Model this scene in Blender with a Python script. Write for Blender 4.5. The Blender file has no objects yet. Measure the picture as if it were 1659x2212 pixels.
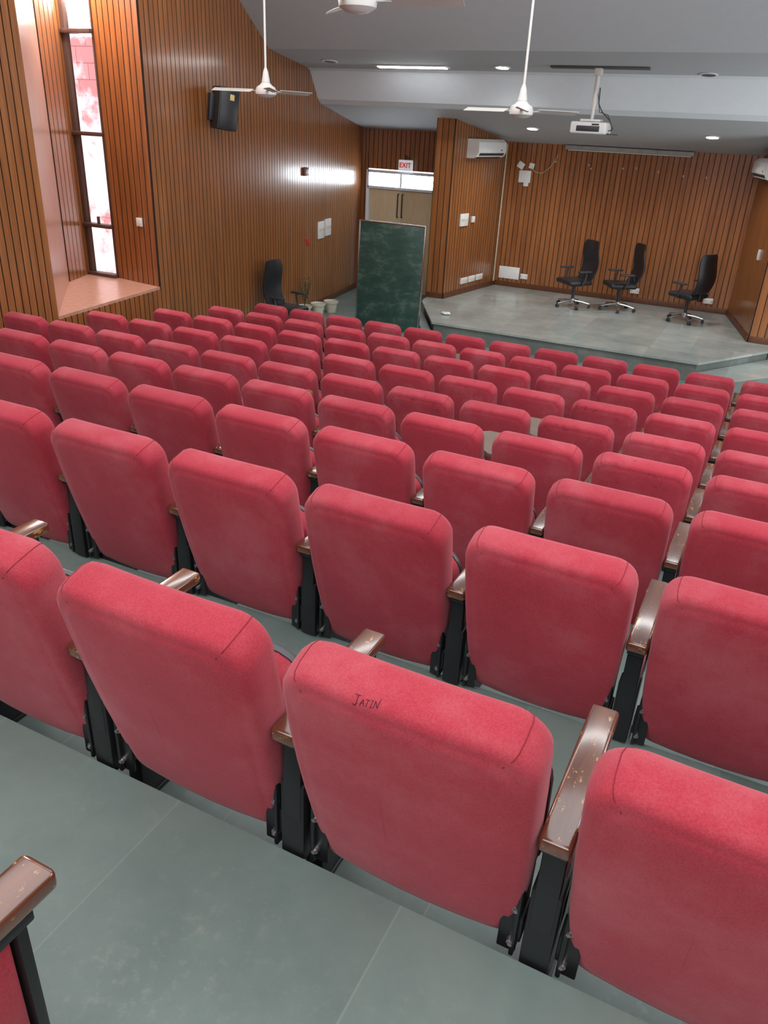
import bpy, bmesh, math, random
from mathutils import Vector, Matrix, Euler
random.seed(7)
S=bpy.context.scene
CZ=3.20   # camera height over the front floor
# ------------------------------------------------------------------ materials
def nt(name):
    m=bpy.data.materials.new(name); m.use_nodes=True
    n=m.node_tree; b=n.nodes['Principled BSDF']
    return m,n,b
def L(n,a,b): n.links.new(a,b)
def simple(name,col,rough=.5,metal=0,emit=None,es=0,spec=.5,coat=0,var=.12):
    m,n,b=nt(name)
    b.inputs['Roughness'].default_value=rough; b.inputs['Metallic'].default_value=metal
    b.inputs['Specular IOR Level'].default_value=spec
    b.inputs['Coat Weight'].default_value=coat
    tc=n.nodes.new('ShaderNodeTexCoord'); no=n.nodes.new('ShaderNodeTexNoise'); no.inputs['Scale'].default_value=9
    no.inputs['Detail'].default_value=5
    L(n,tc.outputs['Object'],no.inputs['Vector'])
    r=n.nodes.new('ShaderNodeValToRGB')
    r.color_ramp.elements[0].position=.3; r.color_ramp.elements[1].position=.7
    r.color_ramp.elements[0].color=(*[c*(1-var) for c in col],1); r.color_ramp.elements[1].color=(*[min(1,c*(1+var)) for c in col],1)
    L(n,no.outputs['Fac'],r.inputs[0]); L(n,r.outputs[0],b.inputs['Base Color'])
    if emit:
        b.inputs['Emission Color'].default_value=(*emit,1); b.inputs['Emission Strength'].default_value=es
    return m
def mapping(n,scale,kind='Object'):
    tc=n.nodes.new('ShaderNodeTexCoord'); mp=n.nodes.new('ShaderNodeMapping')
    mp.inputs['Scale'].default_value=scale
    L(n,tc.outputs[kind],mp.inputs['Vector']); return mp
def noise(n,vec,scale,detail=4,rough=.5):
    o=n.nodes.new('ShaderNodeTexNoise'); o.inputs['Scale'].default_value=scale; o.inputs['Detail'].default_value=detail
    o.inputs['Roughness'].default_value=rough
    L(n,vec,o.inputs['Vector']); return o
def ramp(n,fac,stops):
    r=n.nodes.new('ShaderNodeValToRGB'); e=r.color_ramp.elements
    e[0].position,e[0].color=stops[0][0],(*stops[0][1],1)
    e[1].position,e[1].color=stops[-1][0],(*stops[-1][1],1)
    for p,c in stops[1:-1]:
        x=e.new(p); x.color=(*c,1)
    L(n,fac,r.inputs[0]); return r
def bump(n,b,h,st,dist=.01):
    k=n.nodes.new('ShaderNodeBump'); k.inputs['Strength'].default_value=st; k.inputs['Distance'].default_value=dist
    L(n,h,k.inputs['Height']); L(n,k.outputs[0],b.inputs['Normal'])
def mixc(n,fac,a,b_,mode='MIX'):
    k=n.nodes.new('ShaderNodeMix'); k.data_type='RGBA'; k.blend_type=mode
    if isinstance(fac,(int,float)): k.inputs[0].default_value=fac
    else: L(n,fac,k.inputs[0])
    for s,v in ((6,a),(7,b_)):
        if isinstance(v,tuple): k.inputs[s].default_value=(*v,1)
        else: L(n,v,k.inputs[s])
    return k.outputs[2]

# red fabric
def fabric(name='red_upholstery',stain=False):
    m,n,b=nt(name)
    mp=mapping(n,(1,1,1)); 
    oi=n.nodes.new('ShaderNodeObjectInfo'); ad=n.nodes.new('ShaderNodeVectorMath'); ad.operation='ADD'
    sc=n.nodes.new('ShaderNodeMath'); sc.operation='MULTIPLY'; sc.inputs[1].default_value=40; L(n,oi.outputs['Random'],sc.inputs[0])
    L(n,mp.outputs[0],ad.inputs[0]); L(n,sc.outputs[0],ad.inputs[1])
    big=noise(n,ad.outputs[0],3.2,7,.64)
    r=ramp(n,big.outputs['Fac'],[(.3,(.33,.020,.036)),(.50,(.385,.034,.054)),(.74,(.46,.105,.125))])
    fine=noise(n,mp.outputs[0],260,2)
    col=mixc(n,.25,r.outputs[0],ramp(n,fine.outputs['Fac'],[(.35,(.29,.014,.028)),(.65,(.50,.075,.10))]).outputs[0])
    # per chair tone
    tone=ramp(n,oi.outputs['Random'],[(0,(.90,.90,.90)),(1,(1.06,1.06,1.06))])
    col=mixc(n,1.0,col,tone.outputs[0],'MULTIPLY')
    if stain:
        st=noise(n,ad.outputs[0],22,6,.7); sr=ramp(n,st.outputs['Fac'],[(.56,(0,0,0)),(.68,(.50,.50,.50))])
        sx=n.nodes.new('ShaderNodeSeparateXYZ'); L(n,mp.outputs[0],sx.inputs[0])
        hr=ramp(n,sx.outputs[2],[(.68,(0,0,0)),(.78,(1,1,1))])
        mm=n.nodes.new('ShaderNodeMath'); mm.operation='MULTIPLY'; L(n,sr.outputs[0],mm.inputs[0]); L(n,hr.outputs[0],mm.inputs[1])
        col=mixc(n,mm.outputs[0],col,(.06,.012,.014))
    L(n,col,b.inputs['Base Color'])
    b.inputs['Roughness'].default_value=.85; b.inputs['Specular IOR Level'].default_value=.2
    b.inputs['Sheen Weight'].default_value=.2; b.inputs['Sheen Roughness'].default_value=.5
    b.inputs['Sheen Tint'].default_value=(1,.66,.70,1)
    mp2=mapping(n,(500,500,120)); w=noise(n,mp2.outputs[0],1,2)
    bump(n,b,w.outputs['Fac'],.25,.002)
    return m
RED=fabric(); REDST=fabric('stained_red_upholstery',True)
SEAM=simple('dark_red_stitching',(.23,.013,.022),.9)
BLACK=simple('black_painted_steel',(.012,.013,.015),.38)
STEEL=simple('steel_bolt',(.42,.42,.42),.4,1)
SHELL=simple('grey_plastic_shell',(.07,.075,.08),.4)
CHROME=simple('polished_aluminium',(.55,.56,.58),.25,1)
LEATH=simple('black_leatherette',(.014,.014,.017),.42)
WHITE=simple('white_plastic',(.76,.76,.74),.4,var=.03)
PAPER=simple('aged_paper',(.45,.42,.36),.8)
CREAM=simple('cream_plastic',(.58,.52,.38),.5)
CASEG=simple('screen_case_enamel',(.34,.33,.31),.5)
FANW=simple('fan_white_enamel',(.66,.65,.62),.4,var=.03)
DARKG=simple('dark_grey_plastic',(.03,.03,.033),.5)
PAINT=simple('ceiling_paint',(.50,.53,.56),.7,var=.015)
CEIL2=simple('ceiling_paint_lit_tone',(.78,.83,.88),.45,var=.015)  # light on the steep ceiling band put into the colour; door frame shares it
def woodarm():
    m,n,b=nt('varnished_armrest_wood')
    mp=mapping(n,(40,4,40)); g=noise(n,mp.outputs[0],1,5)
    r=ramp(n,g.outputs['Fac'],[(.3,(.085,.024,.011)),(.7,(.16,.050,.021))])
    oi=n.nodes.new('ShaderNodeObjectInfo'); mp2=mapping(n,(26,11,26))
    ad=n.nodes.new('ShaderNodeVectorMath'); ad.operation='ADD'
    sc=n.nodes.new('ShaderNodeMath'); sc.operation='MULTIPLY'; sc.inputs[1].default_value=50; L(n,oi.outputs['Random'],sc.inputs[0])
    L(n,mp2.outputs[0],ad.inputs[0]); L(n,sc.outputs[0],ad.inputs[1])
    s=noise(n,ad.outputs[0],1.6,9,.78)
    sr=ramp(n,s.outputs['Fac'],[(.585,(0,0,0)),(.61,(1,1,1))])
    L(n,mixc(n,sr.outputs[0],r.outputs[0],(.50,.27,.08)),b.inputs['Base Color'])
    b.inputs['Roughness'].default_value=.25; b.inputs['Coat Weight'].default_value=1; b.inputs['Coat Roughness'].default_value=.14
    b.inputs['Coat IOR'].default_value=1.7
    return m
WARM=woodarm()
def slat():
    m,n,b=nt('varnished_wood_slats')
    mp=mapping(n,(9,9,.55)); a=noise(n,mp.outputs[0],1.3,3)
    mp2=mapping(n,(45,45,1.6)); g=noise(n,mp2.outputs[0],1.5,6,.65)
    r=ramp(n,a.outputs['Fac'],[(.3,(.18,.058,.016)),(.5,(.28,.096,.027)),(.7,(.38,.140,.042))])
    c=mixc(n,.45,r.outputs[0],ramp(n,g.outputs['Fac'],[(.3,(.13,.038,.012)),(.7,(.44,.172,.052))]).outputs[0])
    L(n,c,b.inputs['Base Color']); b.inputs['Roughness'].default_value=.32
    b.inputs['Coat Weight'].default_value=.6; b.inputs['Coat Roughness'].default_value=.16
    bump(n,b,g.outputs['Fac'],.06,.003)
    return m
SLAT=slat()
GROOVE=simple('groove_dark_brown',(.035,.014,.007),.7)  # dark brown for the recessed gaps between slats
def panelwood(name,c1,c2,rough):
    m,n,b=nt(name)
    mp=mapping(n,(6,6,1.2)); a=noise(n,mp.outputs[0],2,7,.6)
    L(n,ramp(n,a.outputs['Fac'],[(.3,c1),(.7,c2)]).outputs[0],b.inputs['Base Color'])
    b.inputs['Roughness'].default_value=rough; return m
REVEAL=panelwood('smooth_veneer',(.44,.21,.14),(.58,.32,.23),.3)
DOORW=panelwood('door_veneer',(.58,.45,.27),(.66,.53,.35),.45)
FRAMEW=panelwood('brown_window_frame',(.07,.035,.025),(.11,.06,.045),.45)
BASEW=panelwood('baseboard_stain',(.09,.03,.012),(.14,.05,.02),.4)
def stone(name,c1,c2,c3,tx=.6,ty=.5,ox=.41,oy=0.0,rough=.42,jc=(.30,.33,.30)):
    m,n,b=nt(name)
    mp=mapping(n,(1,1,1))
    big=noise(n,mp.outputs[0],1.6,8,.65)
    r=ramp(n,big.outputs['Fac'],[(.3,c1),(.5,c2),(.72,c3)])
    sp=noise(n,mp.outputs[0],34,7,.72)
    patch=noise(n,mp.outputs[0],2.6,5,.6)
    pr=ramp(n,patch.outputs['Fac'],[(.40,(0,0,0)),(.68,(1,1,1))])
    spr=ramp(n,sp.outputs['Fac'],[(.53,(0,0,0)),(.76,(.50,.50,.50))])
    mm=n.nodes.new('ShaderNodeMath'); mm.operation='MULTIPLY'; L(n,pr.outputs[0],mm.inputs[0]); L(n,spr.outputs[0],mm.inputs[1])
    c=mixc(n,mm.outputs[0],r.outputs[0],(.36,.37,.32))
    sx=n.nodes.new('ShaderNodeSeparateXYZ'); L(n,mp.outputs[0],sx.inputs[0])
    cells=[]
    def joint(out,size,off):
        a=n.nodes.new('ShaderNodeMath'); a.operation='ADD'; a.inputs[1].default_value=off+100*size; L(n,out,a.inputs[0])
        q=n.nodes.new('ShaderNodeMath'); q.operation='DIVIDE'; q.inputs[1].default_value=size; L(n,a.outputs[0],q.inputs[0])
        f=n.nodes.new('ShaderNodeMath'); f.operation='FRACT'; L(n,q.outputs[0],f.inputs[0])
        fl=n.nodes.new('ShaderNodeMath'); fl.operation='FLOOR'; L(n,q.outputs[0],fl.inputs[0]); cells.append(fl.outputs[0])
        l=n.nodes.new('ShaderNodeMath'); l.operation='LESS_THAN'; l.inputs[1].default_value=.0045/size; L(n,f.outputs[0],l.inputs[0])
        return l.outputs[0]
    j=n.nodes.new('ShaderNodeMath'); j.operation='MAXIMUM'
    L(n,joint(sx.outputs[0],tx,ox),j.inputs[0]); L(n,joint(sx.outputs[1],ty,oy),j.inputs[1])
    cx=n.nodes.new('ShaderNodeCombineXYZ'); L(n,cells[0],cx.inputs[0]); L(n,cells[1],cx.inputs[1])
    wn=n.nodes.new('ShaderNodeTexWhiteNoise'); L(n,cx.outputs[0],wn.inputs['Vector'])
    tone=ramp(n,wn.outputs['Value'],[(0,(.86,.86,.86)),(1,(1.12,1.12,1.12))])
    c=mixc(n,1.0,c,tone.outputs[0],'MULTIPLY')
    jf=n.nodes.new('ShaderNodeMath'); jf.operation='MULTIPLY'; jf.inputs[1].default_value=.35; L(n,j.outputs[0],jf.inputs[0])
    c=mixc(n,jf.outputs[0],c,jc)
    L(n,c,b.inputs['Base Color'])
    b.inputs['Roughness'].default_value=rough
    bump(n,b,sp.outputs['Fac'],.12,.004)
    return m
STONE=stone('slate_floor',(.115,.165,.152),(.160,.215,.198),(.205,.262,.240),.6,9.0,.41,3.0,.36)
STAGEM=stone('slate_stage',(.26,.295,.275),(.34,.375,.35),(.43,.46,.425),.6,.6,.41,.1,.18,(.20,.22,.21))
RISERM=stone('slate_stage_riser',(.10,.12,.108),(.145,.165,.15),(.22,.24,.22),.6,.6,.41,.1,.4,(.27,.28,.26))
def chalk():
    m,n,b=nt('green_chalkboard')
    mp=mapping(n,(1,1,2.2)); a=noise(n,mp.outputs[0],2.2,7,.7)
    mp2=mapping(n,(2,1,9)); s=noise(n,mp2.outputs[0],2,6,.6)
    c=ramp(n,a.outputs['Fac'],[(.34,(.018,.058,.046)),(.52,(.036,.082,.066)),(.72,(.15,.21,.185))]).outputs[0]
    sr=ramp(n,s.outputs['Fac'],[(.60,(0,0,0)),(.74,(.4,.4,.4))])
    L(n,mixc(n,sr.outputs[0],c,(.20,.26,.235)),b.inputs['Base Color'])
    b.inputs['Roughness'].default_value=.4; return m
CHALK=chalk()
def extwall():
    m,n,b=nt('weathered_red_exterior')
    mp=mapping(n,(1,1,1)); a=noise(n,mp.outputs[0],1.5,7,.58)
    br=n.nodes.new('ShaderNodeTexBrick'); mp3=mapping(n,(1,1,1)); mp3.inputs['Rotation'].default_value=(math.pi/2,0,0)
    L(n,mp3.outputs[0],br.inputs['Vector']); br.inputs['Scale'].default_value=1.1
    br.inputs['Color1'].default_value=(.66,.28,.28,1); br.inputs['Color2'].default_value=(.58,.21,.21,1); br.inputs['Mortar'].default_value=(.40,.12,.12,1)
    br.inputs['Mortar Size'].default_value=.008
    f=ramp(n,a.outputs['Fac'],[(.42,(0,0,0)),(.52,(1,1,1))])
    L(n,mixc(n,f.outputs[0],br.outputs['Color'],(.85,.68,.69)),b.inputs['Base Color'])
    b.inputs['Roughness'].default_value=.9; return m
EXT=extwall()
GLASS,ng,bg=nt('window_glass'); bg.inputs['Transmission Weight'].default_value=1; bg.inputs['Roughness'].default_value=0; bg.inputs['IOR'].default_value=1.02
TRANSOM=simple('glowing_transom_glass',(.9,.92,.95),.4,emit=(.85,.93,1),es=14)  # frosted glass; its emission stands in for daylight from outside
LAMPON=simple('lit_lamp_diffuser',(.9,.9,.9),.4,emit=(.95,.98,1),es=28)
REDP=simple('red_plastic',(.45,.03,.02),.4)
BADGE=simple('yellow_badge',(.6,.45,.15),.4)
PLANT=simple('dry_stem',(.09,.07,.03),.8)
LEAF=simple('olive_leaf',(.07,.10,.03),.7)
SOIL=simple('potting_soil',(.03,.02,.012),.95)
POTW=simple('white_pot_plastic',(.52,.49,.39),.5)
INK=simple('pen_ink',(.05,.006,.012),.8)
EXITR=simple('exit_sign_red_letters',(.6,.02,.02),.4,emit=(.8,.03,.03),es=.3)
EXITW=simple('exit_sign_face',(.75,.75,.75),.4,emit=(.9,.95,1),es=.35)
TABL=simple('brown_laminate_tablet',(.19,.14,.11),.28,coat=.3)
TABT=simple('tan_laminate_tablet',(.24,.11,.05),.25,coat=.4)

# ------------------------------------------------------------------ mesh builder
class B:
    def __init__(s): s.v=[]; s.f=[]; s.m=[]
    def add(s,vs,fs,mat=0,M=None):
        o=len(s.v)
        for v in vs:
            v=Vector(v); s.v.append(M@v if M else v)
        for f in fs: s.f.append([i+o for i in f]); s.m.append(mat)
        return s
    def frombm(s,bm,mat,M):
        bm.verts.index_update()
        s.add([v.co.copy() for v in bm.verts],[[v.index for v in f.verts] for f in bm.faces],mat,M); bm.free()
    def box(s,c,d,bev=0,mat=0,rot=(0,0,0),seg=2,M=None):
        bm=bmesh.new(); bmesh.ops.create_cube(bm,size=1)
        for v in bm.verts: v.co=Vector((v.co.x*d[0],v.co.y*d[1],v.co.z*d[2]))
        if bev: bmesh.ops.bevel(bm,geom=bm.edges[:],offset=min(bev,min(d)*.48),segments=seg,profile=.5,affect='EDGES')
        T=Matrix.Translation(c)@Euler(rot).to_matrix().to_4x4()
        s.frombm(bm,mat,(M@T) if M else T); return s
    def cyl(s,p0,p1,r0,r1=None,seg=16,mat=0,caps=True):
        r1=r0 if r1 is None else r1
        p0=Vector(p0);p1=Vector(p1); d=(p1-p0).normalized()
        a=d.orthogonal().normalized(); b=d.cross(a)
        vs=[]
        for p,r in((p0,r0),(p1,r1)):
            for i in range(seg):
                t=2*math.pi*i/seg; vs.append(p+a*math.cos(t)*r+b*math.sin(t)*r)
        fs=[[i,(i+1)%seg,seg+(i+1)%seg,seg+i] for i in range(seg)]
        if caps: fs+= [list(range(seg))[::-1],list(range(seg,2*seg))]
        s.add(vs,fs,mat); return s
    def lathe(s,prof,seg=24,mat=0,M=None):
        vs=[];fs=[]
        for r,z in prof:
            for i in range(seg):
                t=2*math.pi*i/seg; vs.append((r*math.cos(t),r*math.sin(t),z))
        for k in range(len(prof)-1):
            for i in range(seg):
                j=(i+1)%seg; fs.append([k*seg+i,k*seg+j,(k+1)*seg+j,(k+1)*seg+i])
        fs.append(list(range(seg))[::-1]); fs.append([(len(prof)-1)*seg+i for i in range(seg)])
        s.add(vs,fs,mat,M); return s
    def tube(s,pts,r,seg=6,mat=0,closed=False):
        pts=[Vector(p) for p in pts]; n=len(pts); vs=[];fs=[]
        for k,p in enumerate(pts):
            if closed: d=pts[(k+1)%n]-pts[k-1]
            else: d=pts[min(k+1,n-1)]-pts[max(k-1,0)]
            d.normalize(); up=Vector((0,0,1)) if abs(d.z)<.9 else Vector((0,1,0))
            a=d.cross(up).normalized(); b=d.cross(a)
            for i in range(seg):
                t=2*math.pi*i/seg; vs.append(p+a*math.cos(t)*r+b*math.sin(t)*r)
        for k in range(n if closed else n-1):
            k2=(k+1)%n
            for i in range(seg):
                j=(i+1)%seg; fs.append([k*seg+i,k*seg+j,k2*seg+j,k2*seg+i])
        if not closed: fs.append(list(range(seg))[::-1]); fs.append([(n-1)*seg+i for i in range(seg)])
        s.add(vs,fs,mat); return s
    def shift(s,dz):
        for v in s.v: v.z+=dz
        return s
    def mesh(s,name,mats,angle=38):
        me=bpy.data.meshes.new(name); me.from_pydata([tuple(v) for v in s.v],[],s.f)
        for m in mats: me.materials.append(m)
        for p,mi in zip(me.polygons,s.m): p.material_index=mi; p.use_smooth=True
        bm=bmesh.new(); bm.from_mesh(me); bmesh.ops.recalc_face_normals(bm,faces=bm.faces[:]); bm.to_mesh(me); bm.free()
        me.set_sharp_from_angle(angle=math.radians(angle))
        return me
def link(o): S.collection.objects.link(o); return o
def obj(name,me,loc=(0,0,0),rot=(0,0,0),parent=None,**props):
    o=bpy.data.objects.new(name,me); o.location=loc; o.rotation_euler=rot
    if parent: o.parent=parent
    for k,v in props.items(): o[k]=v
    return link(o)
def thing(name,loc,rot=(0,0,0),label='',category='',group=None):
    o=obj(name,None,loc,rot); o.empty_display_size=.1
    o['label']=label; o['category']=category
    if group: o['group']=group
    return o

# ------------------------------------------------------------------ room shell
ZT=6.1
def slatseg(b,p0,p1,z0,z1,pitch=.1,gap=.013,depth=.012,mat=(0,1)):
    p0=Vector(p0);p1=Vector(p1); d=p1-p0; Ln=d.length; u=d/Ln; n=Vector((u.y,-u.x))
    k=max(1,round(Ln/pitch)); w=Ln/k; 
    seq=[]
    for i in range(k):
        a=i*w
        seq.append((a,0,1)); seq.append((a+gap*.5,0,1)); 
        seq.append((a+gap*.5,depth,0)); seq.append((a+w-gap*.5,depth,0)); seq.append((a+w-gap*.5,0,1))
    seq.append((Ln,0,1))
    for (a,da,_),(c,dc,_2) in zip(seq[:-1],seq[1:]):
        if abs(a-c)<1e-6 and abs(da-dc)<1e-6: continue
        q0=p0+u*a+n*da; q1=p0+u*c+n*dc
        mi=mat[0] if (da>0 and dc>0) else mat[1]
        b.add([(q0.x,q0.y,z0),(q1.x,q1.y,z0),(q1.x,q1.y,z1),(q0.x,q0.y,z1)],[[0,1,2,3]],mi)
def flatseg(b,p0,p1,z0,z1,mat=0):
    b.add([(p0[0],p0[1],z0),(p1[0],p1[1],z0),(p1[0],p1[1],z1),(p0[0],p0[1],z1)],[[0,1,2,3]],mat)
def lw(y): return -5.889-.153*y      # left wall x
def rw(y): return 3.2
SILL=1.21
P0=(lw(-2.4),-2.4);P1=(-6.80,5.98);P2=(-8.19,7.46);P3=(-8.43,8.06);P5=(-7.91,8.06);P4=(-7.10,7.93);PF=(lw(15.6),15.6)
b=B()
slatseg(b,P0,P1,0,ZT); slatseg(b,P1,P4,0,SILL-.03); slatseg(b,P4,PF,0,ZT)
flatseg(b,P1,P2,SILL,ZT,2); slatseg(b,P2,P3,SILL,ZT,.1); slatseg(b,P5,P4,SILL,ZT,.1)
wl=obj('wall_left',b.mesh('wall_left',[SLAT,GROOVE,REVEAL]),kind='structure')
# sill
b=B(); pl=[P1,P4,P5,P3,P2]; 
n5=len(pl)
b.add([(x,y,SILL) for x,y in pl]+[(x,y,SILL-.04) for x,y in pl],[list(range(n5)),list(range(n5,2*n5))[::-1]]+[[i,(i+1)%n5,n5+(i+1)%n5,n5+i] for i in range(n5)],0)
obj('trim_1',b.mesh('window_sill',[REVEAL]),kind='structure')
# window
win=obj('window_1',None,((P3[0]+P5[0])/2,8.06,0),kind='structure')
W=.52
b=B()
b.box((-W/2+.045,0,(SILL+ZT)/2),(.09,.07,ZT-SILL),.004); b.box((W/2-.012,0,(SILL+ZT)/2),(.024,.05,ZT-SILL),.004)
for z in (SILL+.02,1.855,2.94,4.04,5.1): b.box((0,-.02,z),(W,.12,.045),.004)
b.box((.05,-.05,1.91),(.02,.04,.12),.004)
obj('window_frame',b.mesh('window_frame',[FRAMEW]),parent=win)
b=B(); b.box((0,.01,(SILL+ZT)/2),(W-.04,.006,ZT-SILL)); obj('window_pane',b.mesh('window_pane',[GLASS]),parent=win)
# exterior wall
b=B(); b.box((-10.9,10.6,3),(6.6,.3,9)); obj('exterior_wall',b.mesh('exterior_wall',[EXT]),kind='structure')
# right / rear walls
b=B(); slatseg(b,(3.2,15.6),(3.2,-2.4),0,ZT)
obj('wall_right',b.mesh('wall_right',[SLAT,GROOVE]),kind='structure')
b=B(); slatseg(b,(3.2,-2.4),P0,0,ZT)
obj('wall_rear',b.mesh('wall_rear',[SLAT,GROOVE]),kind='structure')
# stage walls + door walls
YD=15.6
def wallobj(name,segs):
    b=B()
    for p,q,z0,z1 in segs: slatseg(b,p,q,z0,z1)
    obj(name,b.mesh(name,[SLAT,GROOVE]),kind='structure')
wallobj('wall_front_door',[(PF,(-8.12,YD),0,3.4),((-8.12,YD),(-6.58,YD),2.40,3.4),((-6.58,YD),(-6.02,YD),0,3.4)])
wallobj('wall_front_left_return',[((-6.02,15.6),(-6.02,14.13),0,3.5)])
wallobj('wall_front_left_pillar',[((-6.02,14.13),(-5.68,14.13),0,3.5)])
wallobj('wall_front_left',[((-5.68,14.13),(-5.40,16.3),.1,3.5)])
wallobj('wall_front',[((-5.40,16.3),(-.72,16.3),.1,3.5)])
wallobj('wall_front_right',[((-.72,16.3),(-.21,14.13),.1,3.5)])
wallobj('wall_front_right_pillar',[((-.21,14.13),(.13,14.13),0,3.5)])
wallobj('wall_front_right_return',[((.13,14.13),(.13,YD),0,3.5),((.13,YD),(3.2,YD),0,3.5)])
# baseboards
def bboard(name,pts,z):
    b=B()
    for p,q in zip(pts[:-1],pts[1:]):
        p=Vector(p);q=Vector(q);u=(q-p).normalized();n=Vector((u.y,-u.x)); a=math.atan2(u.y,u.x); c=(p+q)/2+n*.024
        b.box((c.x,c.y,z+.05),((q-p).length,.018,.10),.003,rot=(0,0,a))
    obj(name,b.mesh(name,[BASEW]),kind='structure')
bboard('baseboard_front_left',[(-6.02,14.13),(-5.68,14.13),(-5.40,16.3)],.28)
bboard('baseboard_front',[(-5.40,16.3),(-.72,16.3)],.28)
bboard('baseboard_front_right',[(-.72,16.3),(-.21,14.13),(.13,14.13)],.28)
bboard('baseboard_left',[(lw(9.9),9.9),PF],0)
# door
d=obj('door_1',None,(-7.35,YD,0),kind='structure')
b=B()
for x in(-.76,.76): b.box((x,0,1.19),(.06,.12,2.38),.004)
for z in(2.35,2.05): b.box((0,0,z),(1.52,.12,.05),.004)
b.box((0,0,2.2),(.04,.1,.28),.004)
obj('door_frame',b.mesh('door_frame',[CEIL2]),parent=d)
for s in(-1,1):
    b=B(); b.box((s*.366,.02,1.01),(.725,.045,2.02),.004); o=obj('door_leaf',b.mesh('door_leaf',[DOORW]),parent=d)
    b=B(); b.tube([(s*.05,-.0,1.5),(s*.05,-.05,1.5),(s*.05,-.05,1.95),(s*.05,0,1.95)],.012,8); obj('door_handle',b.mesh('door_handle',[BLACK]),parent=o)
    b=B(); b.box((s*.37,.0,2.2),(.70,.02,.26)); obj('transom_pane',b.mesh('transom_pane',[TRANSOM]),parent=d)
# ceiling
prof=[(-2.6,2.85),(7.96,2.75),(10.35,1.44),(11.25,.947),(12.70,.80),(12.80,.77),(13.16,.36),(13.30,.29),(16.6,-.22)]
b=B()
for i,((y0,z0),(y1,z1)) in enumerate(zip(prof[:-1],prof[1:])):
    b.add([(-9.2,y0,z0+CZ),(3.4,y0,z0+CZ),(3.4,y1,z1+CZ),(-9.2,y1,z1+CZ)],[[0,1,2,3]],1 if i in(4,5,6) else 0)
obj('ceiling',b.mesh('ceiling',[PAINT,CEIL2],20),kind='structure')
# tiers
PX_=.57; RY=.995
TOPS=[-.87,-1.07,-1.29,-1.51,-1.71,-1.87,-2.01,-2.145,-2.27]
FL={0:-1.50+CZ}
for i,t in enumerate(TOPS): FL[i+1]=t-.85+CZ
def yref(n): return 1.0+RY*(n-1)
b=B()
seq=[(-2.5,FL[0])]
for n in range(1,10):
    ye=yref(n)+(.05 if n==1 else .095); seq+= [(ye,FL[n-1]),(ye,FL[n])]
seq+=[(9.75,FL[9]),(9.75,0)]
seq.append((16.0,0.0))
for (y0,z0),(y1,z1) in zip(seq[:-1],seq[1:]):
    b.add([(lw(y0),y0,z0),(rw(y0),y0,z0),(rw(y1),y1,z1),(lw(y1),y1,z1)],[[0,1,2,3]],1 if y0==y1 else 0)
obj('floor',b.mesh('floor',[STONE,RISERM],20),kind='structure')
# stage
st=thing('stage_platform',(-2.95,14,0),label='raised grey slate stage with chamfered corners',category='stage')
def prism(b,pts,z0,z1,mat=0,side=None):
    side=mat if side is None else side
    n=len(pts); vs=[(x,y,z1) for x,y in pts]+[(x,y,z0) for x,y in pts]
    b.add(vs,[list(range(n)),list(range(n,2*n))[::-1]],mat); b.add(vs,[[i,(i+1)%n,n+(i+1)%n,n+i] for i in range(n)],side)
sp_=[(-5.03,12.23),(-.78,12.23),(.12,13.70),(.12,14.11),(-.22,14.11),(-.735,16.28),(-5.385,16.28),(-5.665,14.11),(-6.0,14.11),(-5.86,13.70)]
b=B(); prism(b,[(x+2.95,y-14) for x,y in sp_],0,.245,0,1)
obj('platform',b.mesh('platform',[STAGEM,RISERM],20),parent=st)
sp2=[(-5.05,12.18),(-.76,12.18),(.14,13.68),(.12,14.11)]+sp_[4:9]+[(-5.90,13.68)]
b=B(); prism(b,[(x+2.95,y-14) for x,y in sp2],.245,.28)
obj('top_slab',b.mesh('top_slab',[STAGEM],20),parent=st)
for s in(-1,1):
    if s<0: pts=[(-5.05,12.16),(-5.89,13.66),(-6.05,13.60),(-5.17,12.06)]
    else: pts=[(-.76,12.16),(.14,13.68),(.85,13.38),(-.30,11.85)]
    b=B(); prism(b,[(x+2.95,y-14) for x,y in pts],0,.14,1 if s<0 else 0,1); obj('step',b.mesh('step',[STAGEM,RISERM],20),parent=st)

# ------------------------------------------------------------------ auditorium chair parts
DZ=-.08
Wb=.249; Hb=.325; Rt_=.072; Rbm=.050
def outline(dd,nc=8,ne=5):
    w=Wb-dd; h=Hb-dd; pts=[]
    corners=[]
    for sx,sz,a0,R in((1,1,0,Rt_),(-1,1,90,Rt_),(-1,-1,180,Rbm),(1,-1,270,Rbm)):
        r=max(R-dd*.5,.012); corners.append([( sx*(w-r)+r*math.cos(math.radians(a0+90*i/nc)), sz*(h-r)+r*math.sin(math.radians(a0+90*i/nc))) for i in range(nc+1)])
    for q in range(4):
        pts+=corners[q]; (sx,sz)=corners[q][-1]; (ex,ez)=corners[(q+1)%4][0]
        for i in range(1,ne): pts.append((sx+(ex-sx)*i/ne,sz+(ez-sz)*i/ne))
    return pts
LEAN=math.radians(14.5)
def BP(x,z,dep):
    t=(z+Hb)/(2*Hb)
    x=x*(.935+.075*math.sin(min(1,max(0,t)*1.25)*math.pi/2))
    z2=z+.010*(1-(x/Wb)**2)*max(0,t-.5)*2-.008*(1-(x/Wb)**2)*max(0,.5-t)*2
    y=dep+.014*(x/Wb)**2 -.010*math.sin(t*math.pi)
    c,s=math.cos(LEAN),math.sin(LEAN)
    return Vector((x, .004+ y*c - z2*s, .598+DZ + z2*c + y*s))
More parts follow.
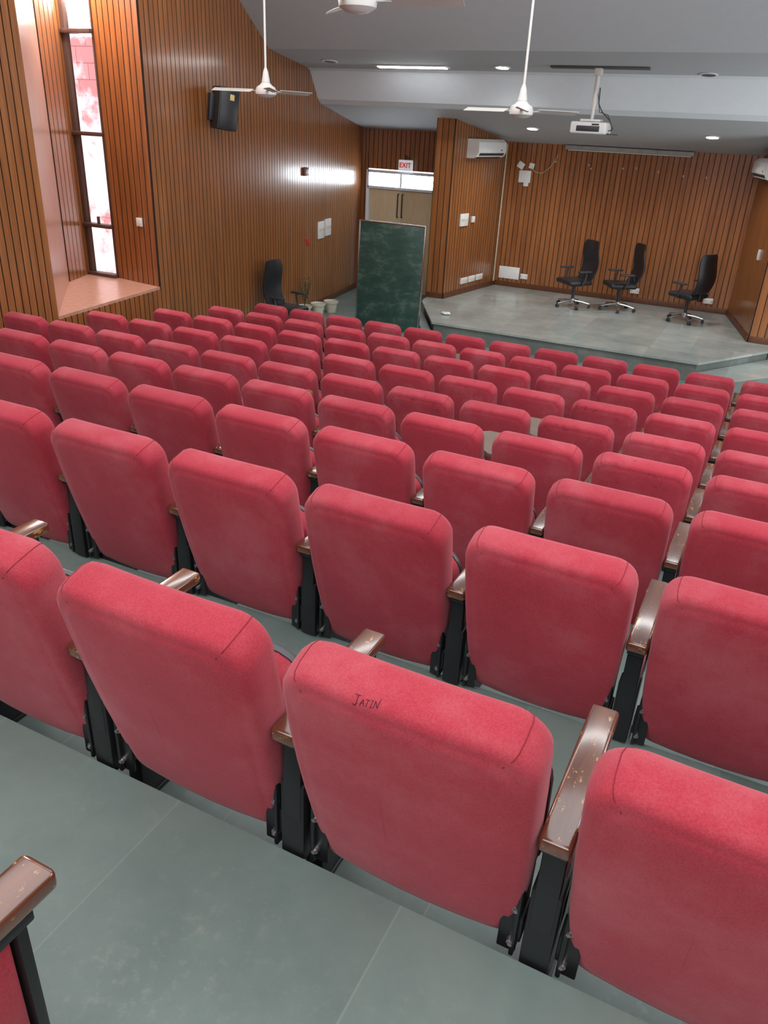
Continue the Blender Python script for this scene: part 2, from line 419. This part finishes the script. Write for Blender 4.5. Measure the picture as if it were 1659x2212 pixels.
def loopmesh(b,layers,mapf,outf,mat=0):
    n=None; vs=[];fs=[]
    for dd,dep in layers:
        o=outf(dd); n=len(o)
        for x,z in o: vs.append(mapf(x,z,dep))
    for k in range(len(layers)-1):
        for i in range(n):
            j=(i+1)%n; fs.append([k*n+i,k*n+j,(k+1)*n+j,(k+1)*n+i])
    fs.append(list(range(n))[::-1]); fs.append([(len(layers)-1)*n+i for i in range(n)])
    b.add(vs,fs,mat)
BAND=[(.031,.006),(.022,.0055),(.009,.011),(.003,.022),(0,.045)]
b=B()
loopmesh(b,[(.21,.000),(.16,.000),(.10,.000),(.055,.001),(.037,.003),(.031,.006),(.022,.0055),(.009,.011),(.003,.022),(0,.045),(0,.085),(.005,.103),(.018,.116),(.05,.122),(.10,.124),(.20,.125)],BP,outline)
o=outline(.031); b.tube([BP(x,z,.0068) for x,z in o],.0009,5,1,closed=True)
for s in(-1,1):
    pts=[]
    for dd,dep in[(.031,.0055),(.009,.0108),(.003,.022),(0,.045),(0,.085),(.005,.103),(.018,.116)]:
        w=Wb-dd;h=Hb-dd;r=Rt_-dd*.5; a=math.radians(62)
        pts.append(BP(s*(w-r+r*math.cos(a)),h-r+r*math.sin(a),dep))
    b.tube(pts,.0012,5,1)
ME_BACK=b.mesh('backrest',[RED,SEAM],60)
ME_BACKST=ME_BACK.copy(); ME_BACKST.materials[0]=REDST
def outseat(dd):
    w=.228-dd;h=.19-dd;r=max(.10-dd,.012);pts=[]
    for cx,cz,a0 in((w-r,h-r,0),(-(w-r),h-r,90),(-(w-r),-(h-r),180),(w-r,-(h-r),270)):
        rr=r if a0<180 else r*.4
        cx=math.copysign(w-rr,cx); cz=math.copysign(h-rr,cz)
        for i in range(7):
            a=math.radians(a0+90*i/6); pts.append((cx+rr*math.cos(a),cz+rr*math.sin(a)))
    return pts
def SP(x,z,dep):
    c,s=math.cos(math.radians(-9)),math.sin(math.radians(-9))
    return Vector((x,.150+dep*c+z*s, .515+DZ+z*c-dep*s))
b=B(); loopmesh(b,[(.12,0),(.05,.001),(.02,.008),(.004,.025),(0,.045),(0,.085),(.004,.095)],SP,outseat)
ME_CUSH=b.mesh('seat_cushion',[RED],60)
b=B(); loopmesh(b,[(-.003,.088),(-.004,.100),(.002,.110),(.02,.118),(.08,.122)],SP,outseat)
ME_SHELL=b.mesh('seat_shell',[SHELL],50)
b=B(); b.box((0,.230,.665),(.062,.42,.034),.009,seg=3).shift(DZ)
ME_ARM=b.mesh('armrest',[WARM])
b=B()
b.box((0,.222,.52),(.034,.29,.23),.008,0)
b.box((0,.380,.50),(.046,.018,.30),.004,1); b.box((0,.068,.53),(.046,.03,.25),.004,1)
b.box((0,.22,.638),(.05,.36,.022),.003,1); b.box((0,.22,.39),(.046,.32,.03),.004,1)
b.shift(DZ)
ME_SIDE=b.mesh('side_panel',[RED,BLACK])
b=B()
b.box((0,.23,.15),(.05,.16,.30),.004); b.box((0,.26,.008),(.058,.28,.016),.003)
b.box((0,.085,.32),(.060,.06,.22),.004); b.box((0,.15,.25),(.05,.16,.12),.004)
ME_POST=b.mesh('pedestal_leg',[BLACK])
def brk(s):
    b=B()
    b.box((s*.236,.105,.385),(.010,.09,.19),.003); b.box((s*.222,.076,.375),(.040,.010,.17),.003); b.box((s*.244,.10,.36),(.010,.06,.07),.003)
    for z in(.325,.425): b.cyl((s*.232,.072,z),(s*.232,.062,z),.0105,.009,10,1); b.cyl((s*.232,.063,z),(s*.232,.057,z),.006,.005,8,1)
    b.shift(DZ)
    return b.mesh('bracket',[BLACK,STEEL])
ME_BR=brk(1); ME_BL=brk(-1)
b=B(); pts=[(.02,.20),(.03,.52),(-.06,.60),(-.18,.60),(-.25,.54),(-.27,.44),(-.24,.34),(-.14,.30),(-.06,.22)]
prism(b,pts,.685+DZ,.703+DZ); ME_TAB=b.mesh('writing_tablet',[TABL])
b=B(); prism(b,[(-x*.95,.04+y*.9) for x,y in pts][::-1],.685+DZ,.708+DZ)
for v in b.v: v.z+=v.x*.18
ME_TAB2=b.mesh('writing_tablet',[TABT])
GR='red auditorium chairs in tiered rows'
LAB='red fabric tip-up auditorium chair with wooden armrest, seat folded'
chairs={}
stained={(4,3),(5,3),(6,3),(5,1),(4,0),(6,1)}
def chair(n,k,left=False,tab=None):
    g=PX_/2
    x=-.117-g-PX_*k - (.012 if n==0 else 0)
    y=.02 if n==0 else yref(n)
    lab=LAB
    if n==9: lab='red fabric tip-up chair in the row facing the stage'
    if (n,k) in stained: lab='red tip-up auditorium chair with faint dark smudges on backrest'
    if tab: lab='red tip-up auditorium chair with its writing tablet swung out'
    if n==1 and k==0: lab='red fabric auditorium chair with pen writing on backrest'
    o=thing('auditorium_chair',(x,y,FL[n]),label=lab,category='chair',group=GR)
    bk=obj('backrest',ME_BACKST if (n,k) in stained else ME_BACK,parent=o)
    obj('seat_cushion',ME_CUSH,parent=o); obj('seat_shell',ME_SHELL,parent=o)
    obj('armrest',ME_ARM,(g,0,0),parent=o); obj('side_panel',ME_SIDE,(g,0,0),parent=o); obj('pedestal_leg',ME_POST,(g,0,0),parent=o)
    if left:
        obj('armrest',ME_ARM,(-g,0,0),parent=o); obj('side_panel',ME_SIDE,(-g,0,0),parent=o); obj('pedestal_leg',ME_POST,(-g,0,0),parent=o)
    obj('bracket',ME_BR,parent=o); obj('bracket',ME_BL,parent=o)
    if tab: obj('writing_tablet',ME_TAB if tab==1 else ME_TAB2,(g,0,0),parent=o)
    chairs[(n,k)]=(o,bk); return o
kmax={1:3,2:5,3:7,4:9,5:10,6:10,7:10,8:10,9:10}
tabs={(4,2):1,(5,2):1,(4,5):2,(8,5):1}
for n in range(1,10):
    for k in range(-1,kmax[n]+1): chair(n,k,left=(k==kmax[n]),tab=tabs.get((n,k)))
chair(0,1)
# handwriting on a backrest
strokes=[[(.02,1.0),(.5,.96)],[(.30,.98),(.32,.15),(.18,-.08),(0,.10)],
 [(.60,-.02),(.76,.62),(.80,.60),(.94,.04)],[(.64,.26),(.92,.30)],
 [(1.0,.70),(1.34,.64)],[(1.16,.67),(1.14,.02)],
 [(1.42,.74),(1.60,.70)],[(1.51,.72),(1.50,.03)],[(1.40,.06),(1.62,.0)],
 [(1.72,0),(1.74,.74),(2.00,.06),(2.06,.86)]]
def bandpt(x,f):
    f=max(0,min(.999,f))*(len(BAND)-2)+1
    i=min(int(f),len(BAND)-2); u=f-i; dd=BAND[i][0]*(1-u)+BAND[i+1][0]*u; dep=BAND[i][1]*(1-u)+BAND[i+1][1]*u
    return BP(x,Hb-dd,dep)
b=B()
for s in strokes:
    dense=[]
    for p,q in zip(s[:-1],s[1:]):
        for i in range(6): dense.append((p[0]+(q[0]-p[0])*i/6,p[1]+(q[1]-p[1])*i/6))
    dense.append(s[-1])
    b.tube([bandpt(-.080+p[0]*.023,.16+p[1]*.46+p[0]*.09) for p in dense],.00075,5,0)
obj('handwriting',b.mesh('handwriting',[INK]),parent=chairs[(1,0)][1])

# ------------------------------------------------------------------ ceiling fans
def fan(x,y,z,zc,ang):
    o=thing('ceiling_fan',(x,y,z),(0,0,ang),'white three-blade ceiling fan on long downrod','ceiling fan','white ceiling fans')
    b=B(); b.lathe([(.02,.14),(.035,.10),(.075,.06),(.11,.04),(.125,.0),(.12,-.035),(.08,-.06),(.04,-.07)],28)
    obj('motor_housing',b.mesh('motor_housing',[FANW]),parent=o)
    b=B(); b.cyl((0,0,.08),(0,0,zc-z),.013,seg=12); b.lathe([(.014,.24),(.03,.2),(.045,.12),(.05,.09)],16)
    b.lathe([(.05,zc-z-.1),(.06,zc-z-.02),(.06,zc-z)],16)
    obj('downrod',b.mesh('downrod',[FANW]),parent=o)
    for i in range(3):
        b=B(); 
        b.box((.155,0,.0),(.13,.035,.006),.002,0)
        vs=[];n=10
        for j in range(n+1):
            t=j/n; xx=.18+.50*t; w=.055+.012*math.sin(t*math.pi)*1
            if j==n: w*=.8
            for s in(-1,1): vs.append((xx,s*w,.016*s*-1+.004)); 
        m=len(vs); vs+=[(v[0],v[1],v[2]-.004) for v in vs]
        fs=[]
        for j in range(n):
            a=2*j; fs.append([a,a+1,a+3,a+2]); fs.append([m+a,m+a+2,m+a+3,m+a+1]); fs.append([a,a+2,m+a+2,m+a]); fs.append([a+1,m+a+1,m+a+3,a+3])
        fs.append([0,m,m+1,1]); fs.append([2*n,2*n+1,m+2*n+1,m+2*n])
        b.add(vs,fs,0); obj('fan_blade',b.mesh('fan_blade',[FANW]),rot=(0,0,i*2*math.pi/3),parent=o)
fan(-5.93,8.7,.30+CZ,2.36+CZ,math.radians(71.6))
fan(-2.78,8.7,.20+CZ,2.36+CZ,math.radians(48.6))
fan(-2.80,5.15,.70+CZ,2.77+CZ,math.radians(13.6))
# ------------------------------------------------------------------ lights fixtures
def cz(y):
    for (y0,z0),(y1,z1) in zip(prof[:-1],prof[1:]):
        if y0<=y<=y1: return CZ+z0+(z1-z0)*(y-y0)/(y1-y0), math.atan2(z1-z0,y1-y0)
def downlight(x,y,on):
    z,a=cz(y); o=thing('recessed_downlight',(x,y,z),(a,0,0),'round recessed downlight, '+('lit white' if on else 'switched off'),'light','recessed ceiling downlights')
    b=B(); b.lathe([(.12,.0),(.125,-.012),(.095,-.014),(.09,-.004)],24); obj('trim_ring',b.mesh('trim_ring',[WHITE]),parent=o)
    b=B(); b.lathe([(.09,-.006),(.09,-.016)],24); obj('diffuser',b.mesh('diffuser',[LAMPON if on else DARKG]),parent=o)
    if on:
        l=bpy.data.lights.new('spot','SPOT'); l.energy=90; l.spot_size=2.6; l.spot_blend=.8; l.shadow_soft_size=.08
        q=bpy.data.objects.new('downlight_lamp',l); q.location=(x,y,z-.05); link(q)
downlight(-4.3,12.35,True);downlight(-4.46,14.7,True);downlight(-1.48,14.7,True);downlight(-7.04,12.1,False);downlight(-1.48,12.6,False)
z,a=cz(12.4)
o=thing('recessed_strip_light',(-5.77,12.4,z),(a,0,0),'long narrow recessed strip light, lit white','light')
b=B(); b.box((0,0,-.008),(1.22,.16,.016),.003); obj('housing',b.mesh('housing',[WHITE]),parent=o)
b=B(); b.box((0,0,-.02),(1.14,.10,.012),.003); obj('diffuser',b.mesh('diffuser',[LAMPON]),parent=o)
# ------------------------------------------------------------------ projector
PX,PY,PZ=-2.86,12.2,.10+CZ
pz,_=cz(PY)
o=thing('ceiling_projector',(PX,PY,PZ),label='white projector hanging from ceiling on pole mount',category='projector')
b=B(); b.box((0,0,0),(.50,.36,.15),.025,seg=3); b.box((0,-.183,-.01),(.32,.01,.07),.004,1); b.box((.1,-.186,.045),(.1,.006,.02),.002,1)
obj('body',b.mesh('body',[WHITE,DARKG]),parent=o)
b=B(); b.cyl((-.12,.17,0),(-.12,.22,0),.05,.045,20); obj('lens',b.mesh('lens',[DARKG]),parent=o)
b=B(); b.cyl((.0,0,.10),(0,0,pz-PZ-.02),.022,seg=14); b.cyl((0,0,.28),(0,0,pz-PZ-.02),.032,seg=14); b.box((0,0,.095),(.28,.2,.03),.006); b.box((0,0,pz-PZ-.06),(.1,.1,.1),.01)
obj('mount_pole',b.mesh('mount_pole',[FANW]),parent=o)
b=B(); b.box((0,0,pz-PZ-.012),(1.35,.10,.03),.004,rot=(-.1,0,0)); obj('ceiling_plate',b.mesh('ceiling_plate',[SHELL]),parent=o)
b=B(); b.tube([(.05,0,.5),(.07,-.03,.3),(.14,-.05,.2),(.26,-.04,.10),(.30,-.02,-.02),(.21,0,-.03)],.008,6); b.tube([(.02,.03,.45),(.08,.05,.2),(.2,.06,.17),(.30,.04,.0),(.2,.03,-.05)],.006,6)
b.box((.28,0,-.07),(.2,.10,.012),.003)
obj('cables',b.mesh('cables',[DARKG]),parent=o)
# ------------------------------------------------------------------ air conditioners
def ac(x,y,z,rz):
    o=thing('air_conditioner',(x,y,z),(0,0,rz),'white wall-mounted split air conditioner indoor unit','air conditioner','split air conditioners')
    b=B(); pr=[(0,-.16),(0,.16),(-.17,.16),(-.235,.11),(-.245,-.05),(-.20,-.13),(-.12,-.16)]
    n=len(pr); Lh=.56
    b.add([(-Lh,p,q) for p,q in pr]+[(Lh,p,q) for p,q in pr],[list(range(n)),list(range(n,2*n))[::-1]]+[[i,(i+1)%n,n+(i+1)%n,n+i] for i in range(n)],0)
    obj('body',b.mesh('body',[WHITE],25),parent=o)
    b=B(); b.box((0,-.224,-.09),(.98,.014,.045),.003,rot=(.5,0,0)); b.box((0,-.160,-.148),(.92,.05,.012),.003,rot=(-.35,0,0)); obj('air_outlet',b.mesh('air_outlet',[DARKG]),parent=o)
    b=B(); b.box((.36,-.249,-.02),(.05,.006,.02),.002); obj('indicator',b.mesh('indicator',[REDP]),parent=o)
sa=math.atan2(16.3-14.13,-5.40+5.68)
ac(-5.68+.129*(15.15-14.13)+.018,15.15,2.90,sa)
sb=math.atan2(14.13-16.3,-.21+.72)
ac(-.455-.018,15.15,2.84,sb)
# ------------------------------------------------------------------ screen housing
o=thing('projection_screen_case',(-3.05,16.24,2.99),label='long rolled projection screen in its pale case',category='projection screen')
b=B(); b.box((0,0,0),(2.35,.10,.075),.015,seg=3); obj('case',b.mesh('case',[CASEG]),parent=o)
b=B(); b.cyl((-1.12,-.02,-.045),(1.12,-.02,-.045),.010,seg=10); obj('bottom_bar',b.mesh('bottom_bar',[FANW]),parent=o)
# ------------------------------------------------------------------ exit sign
o=thing('exit_sign',(-7.23,15.46,2.50),label='small white exit sign with red letters',category='sign')
b=B(); b.box((0,.03,0),(.30,.05,.20),.006,0); b.box((0,.03,.14),(.02,.02,.10),0,1); b.box((0,.08,.13),(.1,.08,.012),0,1); obj('sign_box',b.mesh('sign_box',[EXITW,DARKG]),parent=o)
cu=bpy.data.curves.new('exit_text','FONT'); cu.body='EXIT'; cu.size=.125; cu.extrude=.003; cu.offset=.003; cu.align_x='CENTER'; cu.align_y='CENTER'
t=link(bpy.data.objects.new('tmp',cu)); bpy.context.view_layer.update()
me=bpy.data.meshes.new_from_object(t.evaluated_get(bpy.context.evaluated_depsgraph_get())); bpy.data.objects.remove(t)
me.materials.clear(); me.materials.append(EXITR)
obj('lettering',me,(0,.002,0),(math.pi/2,0,0),parent=o)
# ------------------------------------------------------------------ chalkboard
o=thing('chalkboard',(-5.85,12.08,0),(math.radians(-2),0,0),'tall green chalkboard in aluminium frame, smudged with chalk','chalkboard')
b=B(); b.box((0,0,.91),(1.18,.02,1.72),.002); obj('writing_surface',b.mesh('writing_surface',[CHALK]),parent=o)
b=B()
for s in(-1,1): b.box((s*.595,0,.91),(.025,.035,1.75),.004)
for z in(.045,1.775): b.box((0,0,z),(1.20,.035,.025),.004)
obj('frame',b.mesh('frame',[CHROME]),parent=o)
b=B()
for s in(-1,1): b.tube([(s*.40-.05,.02,1.3),(s*.40-.05,.28,.02)],.014,8)
b.tube([(-.45,.2,.45),(.35,.2,.45)],.012,8)
obj('rear_strut',b.mesh('rear_strut',[BLACK]),parent=o)
# ------------------------------------------------------------------ office chairs
b=B()
b.box((0,.02,.47),(.50,.50,.09),.04,seg=4); ME_OS=b.mesh('seat',[LEATH])
def backmesh():
    b=B(); vs=[];fs=[];nu=10;nv=14
    for side in(0,1):
        for j in range(nv+1):
            t=j/nv; z=.50+.70*t; w=.235-.02*math.cos(t*math.pi*2)*.5
            if t>.85: w-= .05*((t-.85)/.15)**2
            for i in range(nu+1):
                u=i/nu*2-1
                y=-.22-.12*t-.05*math.sin(t*math.pi*1.6)+.035*u*u + (0 if side==0 else -.05*(1-.6*abs(u)**4)*(1 if 0<t<1 else .4))
                vs.append((u*w,y,z))
    m=(nu+1)*(nv+1)
    for s in(0,1):
        for j in range(nv):
            for i in range(nu):
                a=s*m+j*(nu+1)+i; fs.append([a,a+1,a+nu+2,a+nu+1])
    for j in range(nv):
        for i in(0,nu):
            a=j*(nu+1)+i; fs.append([a,a+nu+1,m+a+nu+1,m+a])
    for i in range(nu):
        for j in(0,nv):
            a=j*(nu+1)+i; fs.append([a,a+1,m+a+1,m+a])
    b.add(vs,fs,0); 
    b.box((0,-.24,.50),(.10,.06,.22),.02)
    return b.mesh('backrest',[LEATH],50)
ME_OB=backmesh()
b=B()
b.cyl((0,0,.10),(0,0,.42),.028,seg=14,mat=1); b.cyl((0,0,.08),(0,0,.16),.05,seg=16)
b.box((0,0,.41),(.2,.24,.04),.01,1)
for i in range(5):
    a=math.radians(72*i+18); c,s=math.cos(a),math.sin(a)
    b.tube([(c*.03,s*.03,.12),(c*.18,s*.18,.105),(c*.32,s*.32,.075)],.02,8)
ME_OBASE=b.mesh('star_base',[CHROME,DARKG])
b=B(); b.cyl((0,.028,.03),(0,.006,.03),.03,seg=14); b.cyl((0,-.028,.03),(0,-.006,.03),.03,seg=14); b.cyl((0,-.03,.03),(0,.03,.03),.008,seg=8); b.cyl((0,0,.03),(0,0,.08),.01,seg=8)
ME_CAST=b.mesh('caster',[DARKG])
def armm(s):
    b=B(); b.tube([(s*.20,.02,.43),(s*.29,.02,.44),(s*.30,.0,.52),(s*.30,-.02,.66)],.018,8); b.box((s*.30,.02,.685),(.08,.27,.032),.014,seg=3); return b.mesh('armrest',[DARKG])
ME_OA=[armm(-1),armm(1)]
def office(x,y,z,deg,lab,s=1):
    o=thing('office_chair',(x,y,z),(0,0,math.radians(deg)),lab,'office chair','black office chairs'); o.scale=(s,s,s)
    obj('seat',ME_OS,parent=o);obj('backrest',ME_OB,parent=o);obj('star_base',ME_OBASE,parent=o)
    for i in range(5):
        a=math.radians(72*i+18); obj('caster',ME_CAST,(math.cos(a)*.32,math.sin(a)*.32,0),(0,0,a),parent=o)
    for m in ME_OA: obj('armrest',m,parent=o)
office(-3.40,15.05,.28,138,'black high-back office chair on chrome star base on the stage')
office(-2.60,15.3,.28,122,'black high-back office chair turned side-on, beside another chair')
office(-1.36,15.1,.28,60,'black high-back office chair standing alone near the stage corner')
office(-7.00,10.75,0,-92,'black high-back office chair beside slatted wall')
# ------------------------------------------------------------------ pots
def pot(x,y,plant):
    o=thing('flower_pot',(x,y,0),label='white plastic flower pot'+(' with dry sparse plant' if plant else ' filled with bare soil'),category='flower pot',group='white flower pots')
    b=B(); b.lathe([(.09,0),(.095,.01),(.120,.17),(.138,.175),(.140,.21),(.130,.21),(.122,.19)],24); obj('pot',b.mesh('pot',[POTW]),parent=o)
    b=B(); b.lathe([(.11,.18),(.119,.187)],18); obj('soil',b.mesh('soil',[SOIL]),parent=o)
    if plant:
        b=B()
        for i in range(10):
            a=i*.9; c,s=math.cos(a),math.sin(a); h=.35+.25*((i*37)%5)/5
            b.tube([(0,0,.18),(c*.03,s*.03,.18+h*.5),(c*.10,s*.10,.18+h)],.005,5,0)
            for q in(.4,.55,.7,.85,1):
                p=Vector((c*.10*q,s*.10*q,.18+h*q)); w=Vector((-s,c,.3)).normalized()*.035; d=Vector((c,s,.5)).normalized()*.02
                b.add([p,p+w+d*.5,p+d*1.4,p-w+d*.5],[[0,1,2,3]],1)
        obj('plant',b.mesh('plant',[PLANT,LEAF]),parent=o)
pot(-7.58,12.22,True);pot(-7.50,12.56,False);pot(-7.42,12.90,False)
# ------------------------------------------------------------------ loudspeaker
o=thing('wall_loudspeaker',(-7.10,9.45,3.30),(math.radians(0),math.radians(8),math.radians(60)),'black box loudspeaker bracketed on slatted wall','loudspeaker')
b=B(); b.box((0,0,0),(.28,.26,.50),.012); obj('cabinet',b.mesh('cabinet',[DARKG]),parent=o)
b=B(); b.box((0,-.134,-.01),(.25,.012,.45),.006); obj('grille',b.mesh('grille',[BLACK]),parent=o)
b=B(); b.box((.03,-.143,.14),(.06,.004,.07),.001); obj('badge',b.mesh('badge',[BADGE]),parent=o)
b=B(); b.box((-.16,.10,.0),(.06,.10,.32),.006)
obj('wall_bracket',b.mesh('wall_bracket',[DARKG]),parent=o)
# ------------------------------------------------------------------ small wall fittings
AL=math.atan2(1,-.153)   # left wall direction
def plate(name,lab,cat,x,y,z,w,h,ang,t=.03,mats=None,n=1,group=None,sw=True):
    nrm=Vector((math.sin(ang),-math.cos(ang),0)); p=Vector((x,y,z))+nrm*.0115
    o=thing(name,p,(0,0,ang),lab,cat,group)
    b=B(); b.box((0,-t/2,0),(w,t,h),.004); obj('plate',b.mesh('plate',mats or [WHITE]),parent=o)
    if sw:
        b=B(); k=max(2,int(w/.06))
        for i in range(k): b.box((-w*.36+i*w*.72/(k-1),-t-.002,0),(.028,.006,min(.05,h*.4)),.002)
        obj('switch',b.mesh('switch',[CREAM]),parent=o)
    return o
plate('switch_board','white electrical switch board on slatted wall','switch board',lw(13.32),13.32,1.39,.27,.30,AL,group='white switch boards')
plate('switch_board','white electrical switch board on slatted wall','switch board',lw(13.66),13.66,1.41,.27,.30,AL,group='white switch boards')
plate('fire_call_point','small red fire alarm call point','fire alarm',lw(12.69),12.69,1.25,.12,.11,AL,mats=[REDP],sw=False)
plate('fire_sounder','dark red rectangular fire alarm sounder','fire alarm',lw(12.58),12.58,2.42,.20,.13,AL,.04,mats=[simple('maroon_plastic',(.14,.03,.015),.4)],sw=False)
plate('thermostat','small white wall thermostat','thermostat',-7.36,7.97,1.97,.09,.10,math.atan2(-.13,.81),sw=False)
plate('switch_board','white switch board on the splayed stage wall','switch board',-5.607,14.70,1.67,.30,.22,sa)
plate('wall_switch','single white wall switch','switch',-5.56,15.06,1.66,.11,.11,sa,sw=False)
for i in range(3): plate('power_socket','white power socket low on slatted wall','socket',-5.68+.129*(14.9+.32*i-14.13),14.9+.32*i,.53,.26,.11,sa,group='white power sockets')
plate('panel_board','blank white rectangular board low on stage wall','board',-5.08,16.3,.56,.44,.24,0,.02,sw=False)
plate('power_socket','white power socket low on slatted wall','socket',-4.75,16.3,.52,.15,.10,0,group='white power sockets')
plate('power_socket','white power socket low on slatted wall','socket',-2.48,16.3,.51,.17,.10,0,group='white power sockets')
plate('power_socket','white power socket low on slatted wall','socket',-1.10,16.3,.49,.17,.10,0,group='white power sockets')
plate('wall_switch','single white wall switch','switch',-.36,14.77,1.57,.09,.16,sb,sw=False)
o=plate('junction_box','white electrical junction box hanging on the stage wall','junction box',-4.98,16.3,2.42,.24,.22,0,.03,sw=False)
b=B(); b.box((-.10,-.02,.20),(.13,.03,.12),.004,rot=(0,.5,0)); b.box((.12,-.02,.20),(.10,.03,.10),.004,rot=(0,.2,0)); b.box((.04,-.02,-.14),(.10,.02,.07),.003); obj('cover',b.mesh('cover',[WHITE]),parent=o)
b=B(); b.tube([(.12,-.03,.2),(.2,-.04,.10),(.35,-.03,.08),(.5,-.03,.2),(.62,-.03,.42)],.005,6); obj('cable',b.mesh('cable',[CREAM]),parent=o)
for x,z in[(-4.4,2.72),(-3.75,2.70),(-3.70,2.64),(-3.1,2.68),(-2.86,2.70),(-2.45,2.66),(-2.0,2.62),(-1.6,2.62)]:
    plate('paper_tag','tiny torn white paper tag stuck to wall','paper',x,16.3,z,.022,.035,0,.002,mats=[PAPER],sw=False,group='torn paper tags')
o=thing('cable_conduit',(-5.36,16.14,0),label='thin cream cable conduit running up wall corner',category='conduit')
b=B(); b.box((0,0,1.68),(.03,.02,2.60),.003,rot=(0,0,sa)); obj('conduit',b.mesh('conduit',[CREAM]),parent=o)
# crumpled paper
o=thing('crumpled_paper',(-5.08,12.85,.285),label='crumpled white paper lying on stage floor',category='paper')
bm=bmesh.new(); bmesh.ops.create_icosphere(bm,subdivisions=2,radius=.06)
for v in bm.verts: v.co=Vector((v.co.x*1.5*random.uniform(.7,1.3),v.co.y*random.uniform(.7,1.3),max(0,v.co.z*.5*random.uniform(.6,1.3)+.02)))
b=B(); b.frombm(bm,0,Matrix()); obj('sheet',b.mesh('sheet',[WHITE],5),parent=o)

# ------------------------------------------------------------------ lighting
def area(name,loc,target,sx,sy,e,col=(1,1,1)):
    l=bpy.data.lights.new(name,'AREA'); l.shape='RECTANGLE'; l.size=sx; l.size_y=sy; l.energy=e; l.color=col
    o=link(bpy.data.objects.new(name,l)); o.location=loc
    o.rotation_euler=(Vector(target)-Vector(loc)).to_track_quat('-Z','Y').to_euler(); return o
area('rear_daylight',(-1.2,-2.2,5.0),(-2.2,8,1.2),8,1.9,230,(.93,.97,1))
area('side_fill',(3.1,6.5,3.4),(-5,9.0,3.8),8,3.4,340,(.88,.95,1))  # added fill aimed to lift the ceiling; this wall has no window
area('stage_side_fill',(3.1,12.6,1.8),(-6,14.5,1.2),2.2,2.4,190,(.90,.96,1))  # added wash to brighten the stage; no opening in the wall here
area('overhead_fill',(-1.9,2.6,5.88),(-1.9,2.9,0),9,8.5,450,(.97,.99,1))  # added soft fill under the ceiling, no fixture behind it
area('overhead_fill_front',(-2.5,7.4,5.85),(-2.5,8.2,0),8,.9,190,(.97,.99,1))  # second added fill strip further forward, also without a fixture
area('niche_daylight',(-8.17,7.95,4.6),(-7.4,6.6,1.5),.4,2.4,150,(1,.88,.85))
w=bpy.data.worlds.new('World'); S.world=w; w.use_nodes=True
w.node_tree.nodes['Background'].inputs[0].default_value=(.90,.93,1,1); w.node_tree.nodes['Background'].inputs[1].default_value=2.2
l=bpy.data.lights.new('sun','SUN'); l.energy=3; l.angle=.02; o=link(bpy.data.objects.new('sun',l)); o.rotation_euler=Vector((.35,.6,-.7)).to_track_quat('-Z','Y').to_euler()
# ------------------------------------------------------------------ camera
Fw=Vector((-.3828,.8098,-.4446)).normalized(); Rt=Vector((.8933,.4472,.0453)); Rt=(Rt-Fw*Rt.dot(Fw)).normalized(); Up=Rt.cross(Fw)
cam=bpy.data.cameras.new('camera'); co=link(bpy.data.objects.new('camera',cam))
M=Matrix((Rt,Up,-Fw)).transposed().to_4x4(); M.translation=Vector((0,0,CZ)); co.matrix_world=M
cam.sensor_fit='VERTICAL'; cam.sensor_height=36; cam.lens=36*1680/2212; cam.clip_start=.05
S.camera=co
S.view_settings.view_transform='Standard'
